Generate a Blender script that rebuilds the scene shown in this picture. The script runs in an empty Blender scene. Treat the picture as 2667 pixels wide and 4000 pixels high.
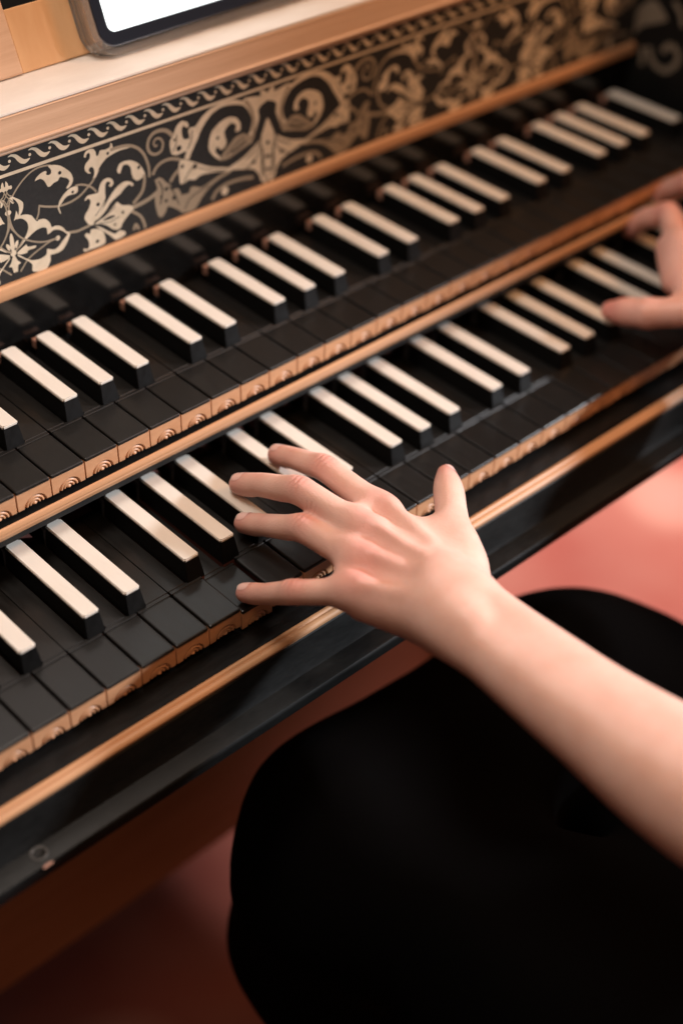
import bpy, bmesh, math, random
import numpy as np
from mathutils import Vector, Matrix
from mathutils.geometry import tessellate_polygon

S = 0.001                       # millimetres to metres
rng = random.Random(7)
scene = bpy.context.scene
col = scene.collection

# ------------------------------------------------------------------ camera
cam_d = bpy.data.cameras.new('camera')
cam = bpy.data.objects.new('camera', cam_d)
col.objects.link(cam)
CAM_R = [(0.736133, -0.676609, 0.017556), (-0.424323, -0.48155, -0.766851), (0.527312, 0.557055, -0.641585)]
RX, RY, RZ = [Vector(r) for r in CAM_R]
cam.matrix_world = Matrix(((RX.x, -RY.x, -RZ.x, -272.85*S), (RX.y, -RY.y, -RZ.y, -464.03*S), (RX.z, -RY.z, -RZ.z, 562.0*S), (0, 0, 0, 1)))
cam_d.sensor_fit = 'VERTICAL'
cam_d.sensor_height = 36.0
cam_d.sensor_width = 24.0
cam_d.lens = 5713.7/4000*36
cam_d.clip_start = 0.02
cam_d.clip_end = 50
cam_d.dof.use_dof = True
cam_d.dof.focus_distance = 0.832
cam_d.dof.aperture_fstop = 2.2
cam_d.dof.aperture_blades = 9
scene.camera = cam

# ------------------------------------------------------------------ light
world = bpy.data.worlds.new('World')
scene.world = world
world.use_nodes = True
bg = world.node_tree.nodes['Background']
bg.inputs[0].default_value = (1.0, 0.70, 0.58, 1)
bg.inputs[1].default_value = 0.032

def area(name, loc, target, size, power, color, sy=None):
    d = bpy.data.lights.new(name, 'AREA')
    d.energy = power; d.color = color; d.size = size
    if sy: d.shape = 'RECTANGLE'; d.size_y = sy
    o = bpy.data.objects.new(name, d)
    col.objects.link(o)
    o.location = loc
    o.rotation_euler = (Vector(target)-Vector(loc)).to_track_quat('-Z', 'Y').to_euler()
    return o
area('lamp_above', (0.06, 0.14, 0.95), (0.10, 0.05, 0.0), 0.30, 4.7, (1.0, 0.86, 0.75))
area('lamp_front_warm', (-0.28, -0.52, 1.25), (0.15, 0.05, 0.0), 0.40, 3.4, (1.0, 0.64, 0.40))
area('lamp_right_orange', (1.15, -0.45, 1.15), (0.6, 0.15, -0.1), 0.40, 10.0, (1.0, 0.46, 0.19))
area('lamp_ceiling_back', (0.40, 0.95, 1.20), (0.10, 0.0, 0.0), 0.60, 1.5, (1.0, 0.90, 0.84))
area('lamp_low_right', (1.55, 0.10, 0.10), (0.90, 0.32, -0.7), 0.30, 0.8, (1.0, 0.68, 0.50))
sp = bpy.data.lights.new('spot_right_cool', 'SPOT')
sp.energy = 275; sp.color = (0.92, 0.95, 1.0); sp.spot_size = math.radians(17); sp.spot_blend = 0.45; sp.shadow_soft_size = 0.07
spo = bpy.data.objects.new('spot_right_cool', sp); col.objects.link(spo)
spo.location = (1.80, -1.06, 0.80)
spo.rotation_euler = (Vector((0.07, 0.0, 0.05))-spo.location).to_track_quat('-Z', 'Y').to_euler()

sf = bpy.data.lights.new('spot_floor_right', 'SPOT')
sf.energy = 350; sf.color = (1.0, 0.80, 0.70); sf.spot_size = math.radians(33); sf.spot_blend = 0.5; sf.shadow_soft_size = 0.12
sfo = bpy.data.objects.new('spot_floor_right', sf); col.objects.link(sfo)
sfo.location = (1.75, 0.85, 1.30)
sfo.rotation_euler = (Vector((1.0, 0.28, -0.7))-sfo.location).to_track_quat('-Z', 'Y').to_euler()

scene.view_settings.view_transform = 'Standard'
scene.view_settings.look = 'None'
scene.view_settings.gamma = 1
scene.view_settings.exposure = 0
scene.render.film_transparent = False
scene.cycles.use_denoising = True
scene.cycles.max_bounces = 8
scene.cycles.transmission_bounces = 8

# ------------------------------------------------------------------ materials
def mat(name, color=(0.8, 0.8, 0.8), rough=0.5, **kw):
    m = bpy.data.materials.new(name)
    m.use_nodes = True
    nt = m.node_tree
    b = nt.nodes['Principled BSDF']
    b.inputs['Base Color'].default_value = (*color, 1)
    b.inputs['Roughness'].default_value = rough
    for k, v in kw.items():
        b.inputs[k.replace('_', ' ')].default_value = v
    return m, nt, b

def N(nt, typ, **kw):
    n = nt.nodes.new(typ)
    for k, v in kw.items():
        if k.startswith('i_'):
            n.inputs[k[2:].replace('_', ' ')].default_value = v
        else:
            setattr(n, k, v)
    return n

def obj_coords(nt, scale):
    t = N(nt, 'ShaderNodeTexCoord')
    mp = N(nt, 'ShaderNodeMapping')
    mp.inputs['Scale'].default_value = scale
    nt.links.new(t.outputs['Object'], mp.inputs['Vector'])
    return mp.outputs[0]

def ramp(nt, fac, stops):
    r = N(nt, 'ShaderNodeValToRGB')
    e = r.color_ramp.elements
    e[0].position, e[0].color = stops[0][0], (*stops[0][1], 1)
    e[1].position, e[1].color = stops[-1][0], (*stops[-1][1], 1)
    for p, c in stops[1:-1]:
        x = e.new(p); x.color = (*c, 1)
    nt.links.new(fac, r.inputs[0])
    return r.outputs[0]

def bump(nt, b, h, strength, dist):
    n = N(nt, 'ShaderNodeBump')
    n.inputs['Strength'].default_value = strength
    n.inputs['Distance'].default_value = dist
    nt.links.new(h, n.inputs['Height'])
    nt.links.new(n.outputs[0], b.inputs['Normal'])

def wood(name, c0, c1, scale=(6, 160, 160), rough=0.5, seed=0.0, bstr=0.25):
    """grain runs along the object's X axis"""
    m, nt, b = mat(name, c0, rough)
    v = obj_coords(nt, scale)
    n1 = N(nt, 'ShaderNodeTexNoise', noise_dimensions='4D', i_W=seed, i_Scale=1.0, i_Detail=6.0, i_Roughness=0.6)
    nt.links.new(v, n1.inputs['Vector'])
    n2 = N(nt, 'ShaderNodeTexNoise', noise_dimensions='4D', i_W=seed+3, i_Scale=4.0, i_Detail=4.0)
    nt.links.new(v, n2.inputs['Vector'])
    mid = tuple((a+c)/2 for a, c in zip(c0, c1))
    cc = ramp(nt, n1.outputs[0], [(0.3, c0), (0.5, mid), (0.7, c1)])
    nt.links.new(cc, b.inputs['Base Color'])
    bump(nt, b, n2.outputs[0], bstr, 0.0004)
    return m

def black(name, base=0.012, rough=0.4, scale=(25, 25, 25), wear=0.25, tint=(1, 1, 1), rvar=0.12, bstr=0.12, coat=0.0):
    m, nt, b = mat(name, (base*tint[0], base*tint[1], base*tint[2]), rough)
    v = obj_coords(nt, scale)
    n1 = N(nt, 'ShaderNodeTexNoise', i_Scale=1.0, i_Detail=7.0, i_Roughness=0.62)
    nt.links.new(v, n1.inputs['Vector'])
    n2 = N(nt, 'ShaderNodeTexNoise', i_Scale=9.0, i_Detail=6.0, i_Roughness=0.7)
    nt.links.new(v, n2.inputs['Vector'])
    lo = tuple(base*t*0.7 for t in tint); hi = tuple(base*t*(1.25+wear) for t in tint)
    cc = ramp(nt, n2.outputs[0], [(0.35, lo), (0.72, hi)])
    nt.links.new(cc, b.inputs['Base Color'])
    mr = N(nt, 'ShaderNodeMapRange')
    mr.inputs['From Min'].default_value = 0.3; mr.inputs['From Max'].default_value = 0.7
    mr.inputs['To Min'].default_value = max(0.03, rough-rvar); mr.inputs['To Max'].default_value = rough+rvar
    oi = N(nt, 'ShaderNodeObjectInfo')
    ma = N(nt, 'ShaderNodeMath', operation='MULTIPLY_ADD'); ma.inputs[1].default_value = 0.22
    nt.links.new(oi.outputs['Random'], ma.inputs[0]); nt.links.new(n1.outputs[0], ma.inputs[2])
    sb = N(nt, 'ShaderNodeMath', operation='SUBTRACT'); sb.inputs[1].default_value = 0.11
    nt.links.new(ma.outputs[0], sb.inputs[0])
    nt.links.new(sb.outputs[0], mr.inputs[0])
    nt.links.new(mr.outputs[0], b.inputs['Roughness'])
    bump(nt, b, n2.outputs[0], bstr, 0.0003)
    b.inputs['Coat Weight'].default_value = coat
    return m

M_key = black('ebony_stained_key', 0.0065, 0.40, (260, 30, 260), 0.5, (1.05, 1, .96), 0.10, 0.10)
M_sharp = black('ebony_sharp_body', 0.004, 0.45, (200, 30, 200), 0.3, (1, 1, 1), 0.1, 0.1)
bk = M_key.node_tree.nodes['Principled BSDF']; bk.inputs['Coat Weight'].default_value = 0.2; bk.inputs['Coat Roughness'].default_value = 0.16; bk.inputs['Specular IOR Level'].default_value = 0.35
M_sharp.node_tree.nodes['Principled BSDF'].inputs['Specular IOR Level'].default_value = 0.2
M_lever = wood('red_brown_key_lever', (0.10, 0.035, 0.03), (0.16, 0.06, 0.05), (160, 12, 160), 0.6)
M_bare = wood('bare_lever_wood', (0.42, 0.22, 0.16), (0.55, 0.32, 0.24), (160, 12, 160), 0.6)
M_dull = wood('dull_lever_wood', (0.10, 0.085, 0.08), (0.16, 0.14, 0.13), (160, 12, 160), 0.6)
M_front = wood('carved_pearwood', (0.55, 0.275, 0.14), (0.66, 0.365, 0.20), (90, 160, 160), 0.42, 2.0, 0.12)
M_strip = wood('natural_moulding_wood', (0.45, 0.225, 0.11), (0.58, 0.325, 0.17), (5, 420, 420), 0.42, 5.0, 0.2)
M_strip2 = wood('pale_moulding_wood', (0.53, 0.325, 0.20), (0.64, 0.42, 0.275), (9, 220, 220), 0.5, 8.0, 0.3)
M_ledge = wood('bleached_ledge_wood', (0.60, 0.54, 0.49), (0.68, 0.63, 0.58), (30, 90, 90), 0.55, 11.0, 0.3)
M_desk = wood('amber_desk_wood', (0.58, 0.32, 0.15), (0.70, 0.44, 0.24), (40, 40, 9), 0.3, 14.0, 0.1)
M_paint = black('black_case_paint', 0.006, 0.50, (18, 60, 60), 0.3, (0.95, 1, 1), 0.14, 0.16)
M_slip = black('black_slip_paint', 0.006, 0.40, (14, 70, 70), 0.5, (0.95, 1, 1.05), 0.16, 0.2)
for m_ in (M_paint, M_slip): m_.node_tree.nodes['Principled BSDF'].inputs['Specular IOR Level'].default_value = 0.2
M_gloss = black('glossy_black_varnish', 0.006, 0.16, (12, 12, 12), 0.2, (1, 1, 1), 0.05, 0.02)
M_dark = black('dark_interior', 0.006, 0.7)
M_paper = black('black_printed_paper', 0.011, 0.7, (40, 40, 40), 0.3, (1, .97, .93), 0.05, 0.08)
m, nt, b = mat('cream_print_ink', (0.47, 0.40, 0.30), 0.6); M_cream = m
v = obj_coords(nt, (160, 160, 160)); n1 = N(nt, 'ShaderNodeTexNoise', i_Scale=1.0, i_Detail=5.0); nt.links.new(v, n1.inputs['Vector'])
nt.links.new(ramp(nt, n1.outputs[0], [(0.3, (0.62, 0.52, 0.375)), (0.7, (0.74, 0.63, 0.475))]), b.inputs['Base Color'])
M_ink = M_paper
m, nt, b = mat('bone_cap', (0.78, 0.73, 0.66), 0.33); M_bone = m
v = obj_coords(nt, (70, 14, 70)); n1 = N(nt, 'ShaderNodeTexNoise', i_Scale=1.0, i_Detail=5.0); nt.links.new(v, n1.inputs['Vector'])
nt.links.new(ramp(nt, n1.outputs[0], [(0.3, (0.655, 0.605, 0.535)), (0.7, (0.74, 0.70, 0.64))]), b.inputs['Base Color'])
b.inputs['Subsurface Weight'].default_value = 0.08
b.inputs['Subsurface Radius'].default_value = (1, .7, .5); b.inputs['Subsurface Scale'].default_value = 0.002

# ------------------------------------------------------------------ mesh helpers
def link(o, parent=None):
    col.objects.link(o)
    if parent is not None: o.parent = parent
    return o

def mesh_obj(name, verts, faces, material, parent=None, smooth=False, mats=None, fm=None):
    me = bpy.data.meshes.new(name)
    me.from_pydata([tuple(v) for v in verts], [], [tuple(f) for f in faces])
    for mm in (mats or [material]): me.materials.append(mm)
    if fm is not None: me.polygons.foreach_set('material_index', fm)
    if smooth: me.polygons.foreach_set('use_smooth', [True]*len(me.polygons))
    me.update()
    return link(bpy.data.objects.new(name, me), parent)

def bm_obj(name, bm, mats, parent=None, smooth_angle=None):
    me = bpy.data.meshes.new(name)
    bmesh.ops.recalc_face_normals(bm, faces=bm.faces[:])
    if smooth_angle is not None:
        for f in bm.faces: f.smooth = True
        for e in bm.edges:
            if len(e.link_faces) == 2 and e.calc_face_angle(0) > smooth_angle: e.smooth = False
    bm.to_mesh(me); bm.free()
    for mm in (mats if isinstance(mats, (list, tuple)) else [mats]): me.materials.append(mm)
    return link(bpy.data.objects.new(name, me), parent)

def add_box(bm, x0, x1, y0, y1, z0, z1, bev=0.0, seg=2, mi=0, edges=None):
    vs = [bm.verts.new((x*S, y*S, z*S)) for z in (z0, z1) for y in (y0, y1) for x in (x0, x1)]
    idx = [(0, 2, 3, 1), (4, 5, 7, 6), (0, 1, 5, 4), (2, 6, 7, 3), (0, 4, 6, 2), (1, 3, 7, 5)]
    fs = [bm.faces.new([vs[i] for i in f]) for f in idx]
    for f in fs: f.material_index = mi
    if bev:
        es = list({e for f in fs for e in f.edges})
        if edges == 'top': es = [e for e in es if all(v.co.z > (z1-1e-4)*S for v in e.verts)]
        if edges == 'topv': es = [e for e in es if any(v.co.z > (z1-1e-4)*S for v in e.verts)]
        r = bmesh.ops.bevel(bm, geom=es, offset=bev*S, segments=seg, affect='EDGES', profile=0.5)
        for f in r['faces']: f.material_index = mi
    return fs

def prism_bm(prof, x0, x1, bm=None, nx=1):
    """profile polygon in (y, z) mm, extruded along x"""
    bm = bm or bmesh.new()
    rings = []
    for i in range(nx+1):
        x = x0+(x1-x0)*i/nx
        rings.append([bm.verts.new((x*S, y*S, z*S)) for y, z in prof])
    n = len(prof)
    for a, c in zip(rings, rings[1:]):
        for i in range(n):
            bm.faces.new((a[i], a[(i+1) % n], c[(i+1) % n], c[i]))
    bm.faces.new(rings[0]); bm.faces.new(rings[-1])
    return bm

def empty(name, loc=(0, 0, 0)):
    o = bpy.data.objects.new(name, None)
    o.empty_display_size = 0.05
    col.objects.link(o); o.location = loc
    return o

def tag(o, label=None, cat=None, kind=None, group=None):
    if label: o['label'] = label
    if cat: o['category'] = cat
    if kind: o['kind'] = kind
    if group: o['group'] = group
    return o

# ------------------------------------------------------------------ harpsichord
harp = empty('harpsichord', (0, 0, -0.7))
tag(harp, 'black two-manual harpsichord with bone-capped sharps, carved wooden key fronts and a scroll-printed nameboard', 'harpsichord')
HOFF = 700*S
def place(o, x=0, y=0, z=0):
    """position of a direct part of the instrument, in mm"""
    o.location = (x*S, y*S, z*S+HOFF)
    return o
P = 22.9
XL, XR = -190.0, 691.5

# carved key front: concentric arcade carved into a flat face
def make_front_mesh():
    w, h = P-0.9, 12.0
    nx, nz = 64, 34
    cx = w*0.52
    def dep(x, z):
        r = math.hypot(x-cx, (z+h)*1.12)*1.13
        if r > 8.2: return 0.0
        if r > 7.2: return 1.25*math.sin((8.2-r)*math.pi/2)
        if r > 4.6: return 1.25-1.1*math.sin(math.pi*(r-4.6)/2.6)**0.8
        if r > 2.2: return 1.35-0.95*math.sin(math.pi*(r-2.2)/2.4)**0.8
        return 1.35-1.2*math.cos(r/2.2*math.pi/2)
    vs, fs = [], []
    for j in range(nz+1):
        for i in range(nx+1):
            x = w*i/nx; z = -h*j/nz
            vs.append(((x+0.45)*S, dep(x, z)*S, z*S))
    for j in range(nz):
        for i in range(nx):
            a = j*(nx+1)+i
            fs.append((a, a+nx+1, a+nx+2, a+1))
    o = len(vs); back = 3.2
    for (x, z) in ((0, 0), (w, 0), (w, -h), (0, -h)): vs.append(((x+0.45)*S, back*S, z*S))
    top = list(range(nx+1)); bot = [nz*(nx+1)+i for i in range(nx+1)]
    lf = [j*(nx+1) for j in range(nz+1)]; rt = [j*(nx+1)+nx for j in range(nz+1)]
    fs.append(top+[o+1, o]); fs.append(bot[::-1]+[o+3, o+2]); fs.append(lf[::-1]+[o, o+3]); fs.append(rt+[o+2, o+1])
    me = bpy.data.meshes.new('key_front')
    me.from_pydata(vs, [], fs)
    me.materials.append(M_front)
    me.polygons.foreach_set('use_smooth', [i < nx*nz for i in range(len(fs))])
    return me
ME_front = make_front_mesh()

SHARP_X = {1: -3.34, 2: 0.92, 4: -3.84, 5: -1.04, 6: 2.10}      # boundary in octave : offset of the sharp
HW = 6.9
def make_natural_mesh(n, ytail):
    """n: step in the octave (0 = C); black head, scribed strip and tail, red-brown lever below"""
    bm = bmesh.new()
    add_box(bm, 0.5, P-0.5, -0.45, 33.4, -2.0, 0, 0.95, 3, 0, 'topv')
    add_box(bm, 0.6, P-0.6, 33.75, 36.4, -2.0, -0.08, 0.2, 1, 0, 'top')
    xl = 0.22 if n not in SHARP_X else SHARP_X[n]+HW
    xr = P-0.22 if n+1 not in SHARP_X else P+SHARP_X[n+1]-HW
    add_box(bm, xl, xr, 36.7, ytail, -2.0, -0.12, 0.25, 1, 0, 'top')
    add_box(bm, 1.5, P-1.5, 4.0, 36.9, -2.62, -0.5, 0, 1, 0)
    add_box(bm, xl+0.2, xr-0.2, 36.0, ytail+25, -13.0, -2.05, 0, 1, 1)
    add_box(bm, 1.6, P-1.6, 3.4, 36.4, -13.0, -2.65, 0, 1, 1)
    bmesh.ops.recalc_face_normals(bm, faces=bm.faces[:])
    me = bpy.data.meshes.new('natural_key')
    bm.to_mesh(me); bm.free()
    me.materials.append(M_key); me.materials.append(M_lever)
    return me

def make_sharp_meshes(yb, upper):
    yf, zt = 38.2, 14.1
    bm = bmesh.new()
    # flared black body
    w0, w1 = 6.2, 4.95
    q = [(-w0, yf-3.3, -1.5), (w0, yf-3.3, -1.5), (w0, yb, -1.5), (-w0, yb, -1.5), (-w1, yf+0.15, zt-1.7), (w1, yf+0.15, zt-1.7), (w1, yb-0.2, zt-1.7), (-w1, yb-0.2, zt-1.7)]
    vs = [bm.verts.new((x*S, y*S, z*S)) for x, y, z in q]
    for f in ((0, 3, 2, 1), (4, 5, 6, 7), (0, 1, 5, 4), (1, 2, 6, 5), (2, 3, 7, 6), (3, 0, 4, 7)): bm.faces.new([vs[i] for i in f])
    bmesh.ops.bevel(bm, geom=[e for e in bm.edges], offset=0.35*S, segments=2, affect='EDGES')
    add_box(bm, -5.8, 5.8, yf-3, yb, -12, -1.45, 0, 1, 1)
    bmesh.ops.recalc_face_normals(bm, faces=bm.faces[:])
    me = bpy.data.meshes.new('sharp_key'); bm.to_mesh(me); bm.free()
    me.materials.append(M_sharp); me.materials.append(M_lever)
    bm = bmesh.new()
    fs = add_box(bm, -5.1, 5.1, yf, yb, zt-1.6, zt)
    ve = [e for e in bm.edges if abs(e.verts[0].co.z-e.verts[1].co.z) > 1e-5]
    bmesh.ops.bevel(bm, geom=ve, offset=0.9*S, segments=5, affect='EDGES')
    te = [e for e in bm.edges if all(v.co.z > (zt-0.01)*S for v in e.verts)]
    bmesh.ops.bevel(bm, geom=te, offset=0.5*S, segments=4, affect='EDGES')
    for f in bm.faces: f.smooth = True
    for e in bm.edges:
        if e.calc_face_angle(0) > 1.2: e.smooth = False
    bmesh.ops.recalc_face_normals(bm, faces=bm.faces[:])
    mc = bpy.data.meshes.new('bone_cap'); bm.to_mesh(mc); bm.free(); mc.materials.append(M_bone)
    bm = bmesh.new()
    add_box(bm, -5.0, 5.0, yb+0.1, yb+5.3, zt-10.5 if upper else zt-6.6, zt-4.6 if upper else zt-4.4, 0.4, 1)
    if not upper: add_box(bm, -4.2, 4.2, yb+1.0, yb+5.0, -10, zt-7)
    bmesh.ops.recalc_face_normals(bm, faces=bm.faces[:])
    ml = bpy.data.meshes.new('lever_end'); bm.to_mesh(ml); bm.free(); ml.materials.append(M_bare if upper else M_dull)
    return me, mc, ml

def build_manual(x0, y0, z0, k0, k1, yb, pressed, upper):
    nat = {n: make_natural_mesh(n, yb+8) for n in range(7)}
    sh, cap, lev = make_sharp_meshes(yb, upper)
    for k in range(k0, k1):
        n = k % 7
        o = link(bpy.data.objects.new('natural_key', nat[n]), harp)
        place(o, x0+k*P, y0, z0+rng.uniform(-0.18, 0.18))
        dip = pressed.get(('n', k), 0)
        tilt = dip/260.0
        o.rotation_euler = (tilt, rng.uniform(-.004, .004), rng.uniform(-.0012, .0012))
        if dip: o.location.z -= dip*S
        f = link(bpy.data.objects.new('key_front', ME_front), o)
        f.location = (0, 0, -2.03*S)
        if n in SHARP_X and k > k0:
            s = link(bpy.data.objects.new('sharp_key', sh), harp)
            place(s, x0+k*P+SHARP_X[n]+rng.uniform(-.3, .3), y0, z0+rng.uniform(-.2, .2))
            dip = pressed.get(('s', k), 0)
            s.rotation_euler = (dip/260.0, rng.uniform(-.012, .012), rng.uniform(-.002, .002))
            if dip: s.location.z -= dip*S
            link(bpy.data.objects.new('bone_cap', cap), s)
            link(bpy.data.objects.new('lever_end', lev), s)

build_manual(0, 0, 0, -6, 30, 115.6, {('n', 4): 3.6, ('n', 5): 0.4, ('s', 6): 0.8}, False)
build_manual(0.43, 110.05, 50.96, -4, 30, 106.1, {}, True)

def part(name, prof, material, x0=XL, x1=XR, parent=None, ang=0.6, nx=1):
    o = bm_obj(name, prism_bm([(y, z) for y, z in prof], x0, x1, None, nx), material, parent or harp, ang)
    if parent is None: o.location = (0, 0, HOFF)
    return o
def arc(cy, cz, r, a0, a1, n=8):
    return [(cy+r*math.cos(math.radians(a0+(a1-a0)*i/n)), cz+r*math.sin(math.radians(a0+(a1-a0)*i/n))) for i in range(n+1)]

# lower key slip, wooden moulding, front rail
part('lower_key_slip', [(8.0, -20.0), (-15.1, -19.6), (-15.1, -26), (8.0, -26)], M_slip)
part('lower_moulding', [(-15.15, -25.0), (-15.15, -20.3), (-15.6, -19.5), (-16.5, -19.1), (-17.5, -19.1), (-18.2, -19.5), (-18.6, -20.0), (-19.1, -19.6), (-20.1, -19.3), (-21.4, -19.5), (-22.4, -20.2), (-23.0, -21.3), (-22.9, -22.4), (-22.3, -23.2), (-22.3, -25.0)], M_strip, ang=0.5)
part('front_rail', [(8.0, -26.05), (-15.2, -26.05), (-15.2, -25.05), (-22.4, -25.05), (-22.4, -23.6), (-23.2, -24.2)]+[(-24.4, -27.0), (-25.8, -31), (-27.6, -35.5), (-29.3, -39.5), (-31.0, -42.2)]+[(-41.5, -42.6), (-43.0, -43.0), (-43.9, -44.0), (-44.2, -45.2), (-44.2, -50.0), (-43.4, -51.4), (-42.0, -52.0), (8.0, -52.0)], M_paint, ang=0.5)
# screw hole and a chip in the paint near the left end of the rail
def ring_mesh(name, r0, r1, h, material, parent, seg=24):
    vs, fs = [], []
    prof = [(r1, 0), (r1, h*.6), ((r0+r1)/2, h), (r0, h*.5), (r0, 0.05)]
    for i in range(seg):
        a = 2*math.pi*i/seg
        for r, z in prof: vs.append((r*math.cos(a)*S, r*math.sin(a)*S, z*S))
    n = len(prof)
    for i in range(seg):
        for j in range(n-1):
            fs.append((i*n+j, ((i+1) % seg)*n+j, ((i+1) % seg)*n+j+1, i*n+j+1))
    c = len(vs); vs.append((0, 0, 0.06*S))
    for i in range(seg): fs.append((i*n+n-1, ((i+1) % seg)*n+n-1, c))
    return mesh_obj(name, vs, fs, material, parent, True)

# upper key slip with its wooden strip and the black board below it
part('upper_key_slip', [(150.0, 33.6), (106.4, 34.4), (106.4, 27.0), (150, 27.0)], M_slip)
part('upper_moulding', [(106.35, 35.1), (105.6, 35.6), (104.4, 35.2), (103.7, 34.0), (103.5, 32.6), (103.9, 31.9), (103.5, 31.2), (103.6, 29.6), (104.3, 28.4), (105.4, 27.9), (106.35, 28.1)], M_strip, ang=0.5)
part('upper_slip_board', [(106.5, 26.95), (106.5, 22.5), (150.0, 22.5), (150.0, 26.95)], M_dark)
part('key_bed', [(8.1, -26.1), (8.1, -34), (240.0, -34), (240.0, -26.1)], M_dark)
part('upper_key_bed', [(135.0, 22.4), (135.0, 16.5), (240.0, 16.5), (240.0, 22.4)], M_dark)

# nameboard (very slightly out of level, as the photographed instrument is)
NB = empty('nameboard'); NB.parent = harp
NB.location = (100*S, 0, HOFF); NB.rotation_euler = (0, math.radians(0.55), 0)
NX0, NX1 = -290.0, 592.0
def npart(name, prof, material, ang=0.6, x0=NX0, x1=NX1):
    return bm_obj(name, prism_bm(prof, x0, x1), material, NB, ang)
npart('lower_board', [(224.0, 40.0), (224.0, 92.0), (240, 92.0), (240, 40.0)], M_gloss)
npart('wooden_bead', [(224.0, 92.05), (222.2, 92.2), (220.9, 93.2), (220.3, 95.2), (220.3, 98.6), (220.9, 100.8), (222.2, 101.9), (224.0, 102.0), (238, 102.0), (238, 92.05)], M_strip, 0.5)
npart('paper_panel', [(224.0, 102.05), (224.0, 183.0), (240, 183.0), (240, 102.05)], M_paper)
npart('cornice_moulding', [(224.0, 183.05), (222.0, 183.1), (220.6, 183.8), (220.0, 184.8), (220.3, 185.7), (219.6, 186.2), (218.8, 186.9), (218.6, 188.0), (219.0, 188.8), (219.8, 189.2), (220.4, 192.0), (220.9, 196.0), (221.6, 200.0), (222.6, 203.0), (222.5, 203.9), (223.0, 204.5), (240, 204.5), (240, 183.05)], M_strip2, 0.45)
npart('music_ledge', [(223.4, 204.55), (222.9, 205.3), (223.3, 206.2), (224.4, 206.6), (275, 206.6), (275, 204.55)], M_ledge, 0.5)

# printed scrollwork, traced onto the panel in its own plane
def smooth_closed(pts, sub=3):
    n = len(pts); out = []
    for i in range(n):
        p0, p1, p2, p3 = [np.array(pts[(i+j-1) % n]) for j in range(4)]
        for s in range(sub):
            t = s/sub
            c = 0.5*((2*p1)+(-p0+p2)*t*.8+(2*p0*.8+(-5*.8+-.2)*p1*1+0*p2)*0)
            # cardinal spline, tension 0.35
            m1 = (p2-p0)*0.38; m2 = (p3-p1)*0.38
            t2, t3 = t*t, t*t*t
            out.append(tuple((2*t3-3*t2+1)*p1+(t3-2*t2+t)*m1+(-2*t3+3*t2)*p2+(t3-t2)*m2))
    return out
def smooth_open(pts, sub=4):
    out = []
    n = len(pts)
    for i in range(n-1):
        p0, p1, p2, p3 = [np.array(pts[min(max(i+j-1, 0), n-1)]) for j in range(4)]
        for s in range(sub):
            t = s/sub; m1 = (p2-p0)*0.5; m2 = (p3-p1)*0.5; t2, t3 = t*t, t*t*t
            out.append(tuple((2*t3-3*t2+1)*p1+(t3-2*t2+t)*m1+(-2*t3+3*t2)*p2+(t3-t2)*m2))
    out.append(tuple(pts[-1]))
    return out
def inset(pts, d):
    if not d: return pts
    n = len(pts); A = sum(pts[i][0]*pts[(i+1) % n][1]-pts[(i+1) % n][0]*pts[i][1] for i in range(n))
    sg = 1 if A > 0 else -1; out = []
    for i in range(n):
        a, c = pts[i-1], pts[(i+1) % n]
        tx, ty = c[0]-a[0], c[1]-a[1]; l = math.hypot(tx, ty) or 1
        out.append((pts[i][0]-sg*ty/l*d, pts[i][1]+sg*tx/l*d))
    return out
def print_mesh(items, to3d):
    """to3d(u, v, layer) -> metres"""
    vs, fs, fm = [], [], []
    cnt = [0]
    def addpoly(pts, lay):
        base = len(vs); cnt[0] += 1
        L = (1 if lay == 1 else 0)+(cnt[0] % 24)*0.02
        for p in pts: vs.append(to3d(p[0], p[1], L))
        for t in tessellate_polygon([[Vector((p[0], p[1], 0)) for p in pts]]):
            fs.append(tuple(base+i for i in t)); fm.append(1 if lay == 1 else (2 if lay > 1 else 0))
    for typ, lay, d in items:
        if typ == 'U': addpoly(smooth_closed(d), lay)
        elif typ == 'P': addpoly(inset(smooth_closed(d), 0.26 if lay != 1 and len(d) < 100 else 0), lay)
        elif typ == 'D':
            u, v_, r = d
            addpoly([(u+r*math.cos(a*math.pi/8), v_+r*math.sin(a*math.pi/8)) for a in range(16)], lay)
        else:
            q = smooth_open(d); L, R_ = [], []
            for i, (u, v_, w) in enumerate(q):
                w = max(0.5, w*0.86-0.1)
                a = q[max(i-1, 0)]; c = q[min(i+1, len(q)-1)]
                tx, ty = c[0]-a[0], c[1]-a[1]; l = math.hypot(tx, ty) or 1
                L.append((u-ty/l*w/2, v_+tx/l*w/2)); R_.append((u+ty/l*w/2, v_-tx/l*w/2))
            base = len(vs); cnt[0] += 1; lz = (1 if lay == 1 else 0)+(cnt[0] % 24)*0.02
            for p in L+R_: vs.append(to3d(p[0], p[1], lz))
            m_ = len(L)
            for i in range(m_-1): fs.append((base+i, base+i+1, base+m_+i+1, base+m_+i)); fm.append(1 if lay == 1 else 2)
    return vs, fs, fm
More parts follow.
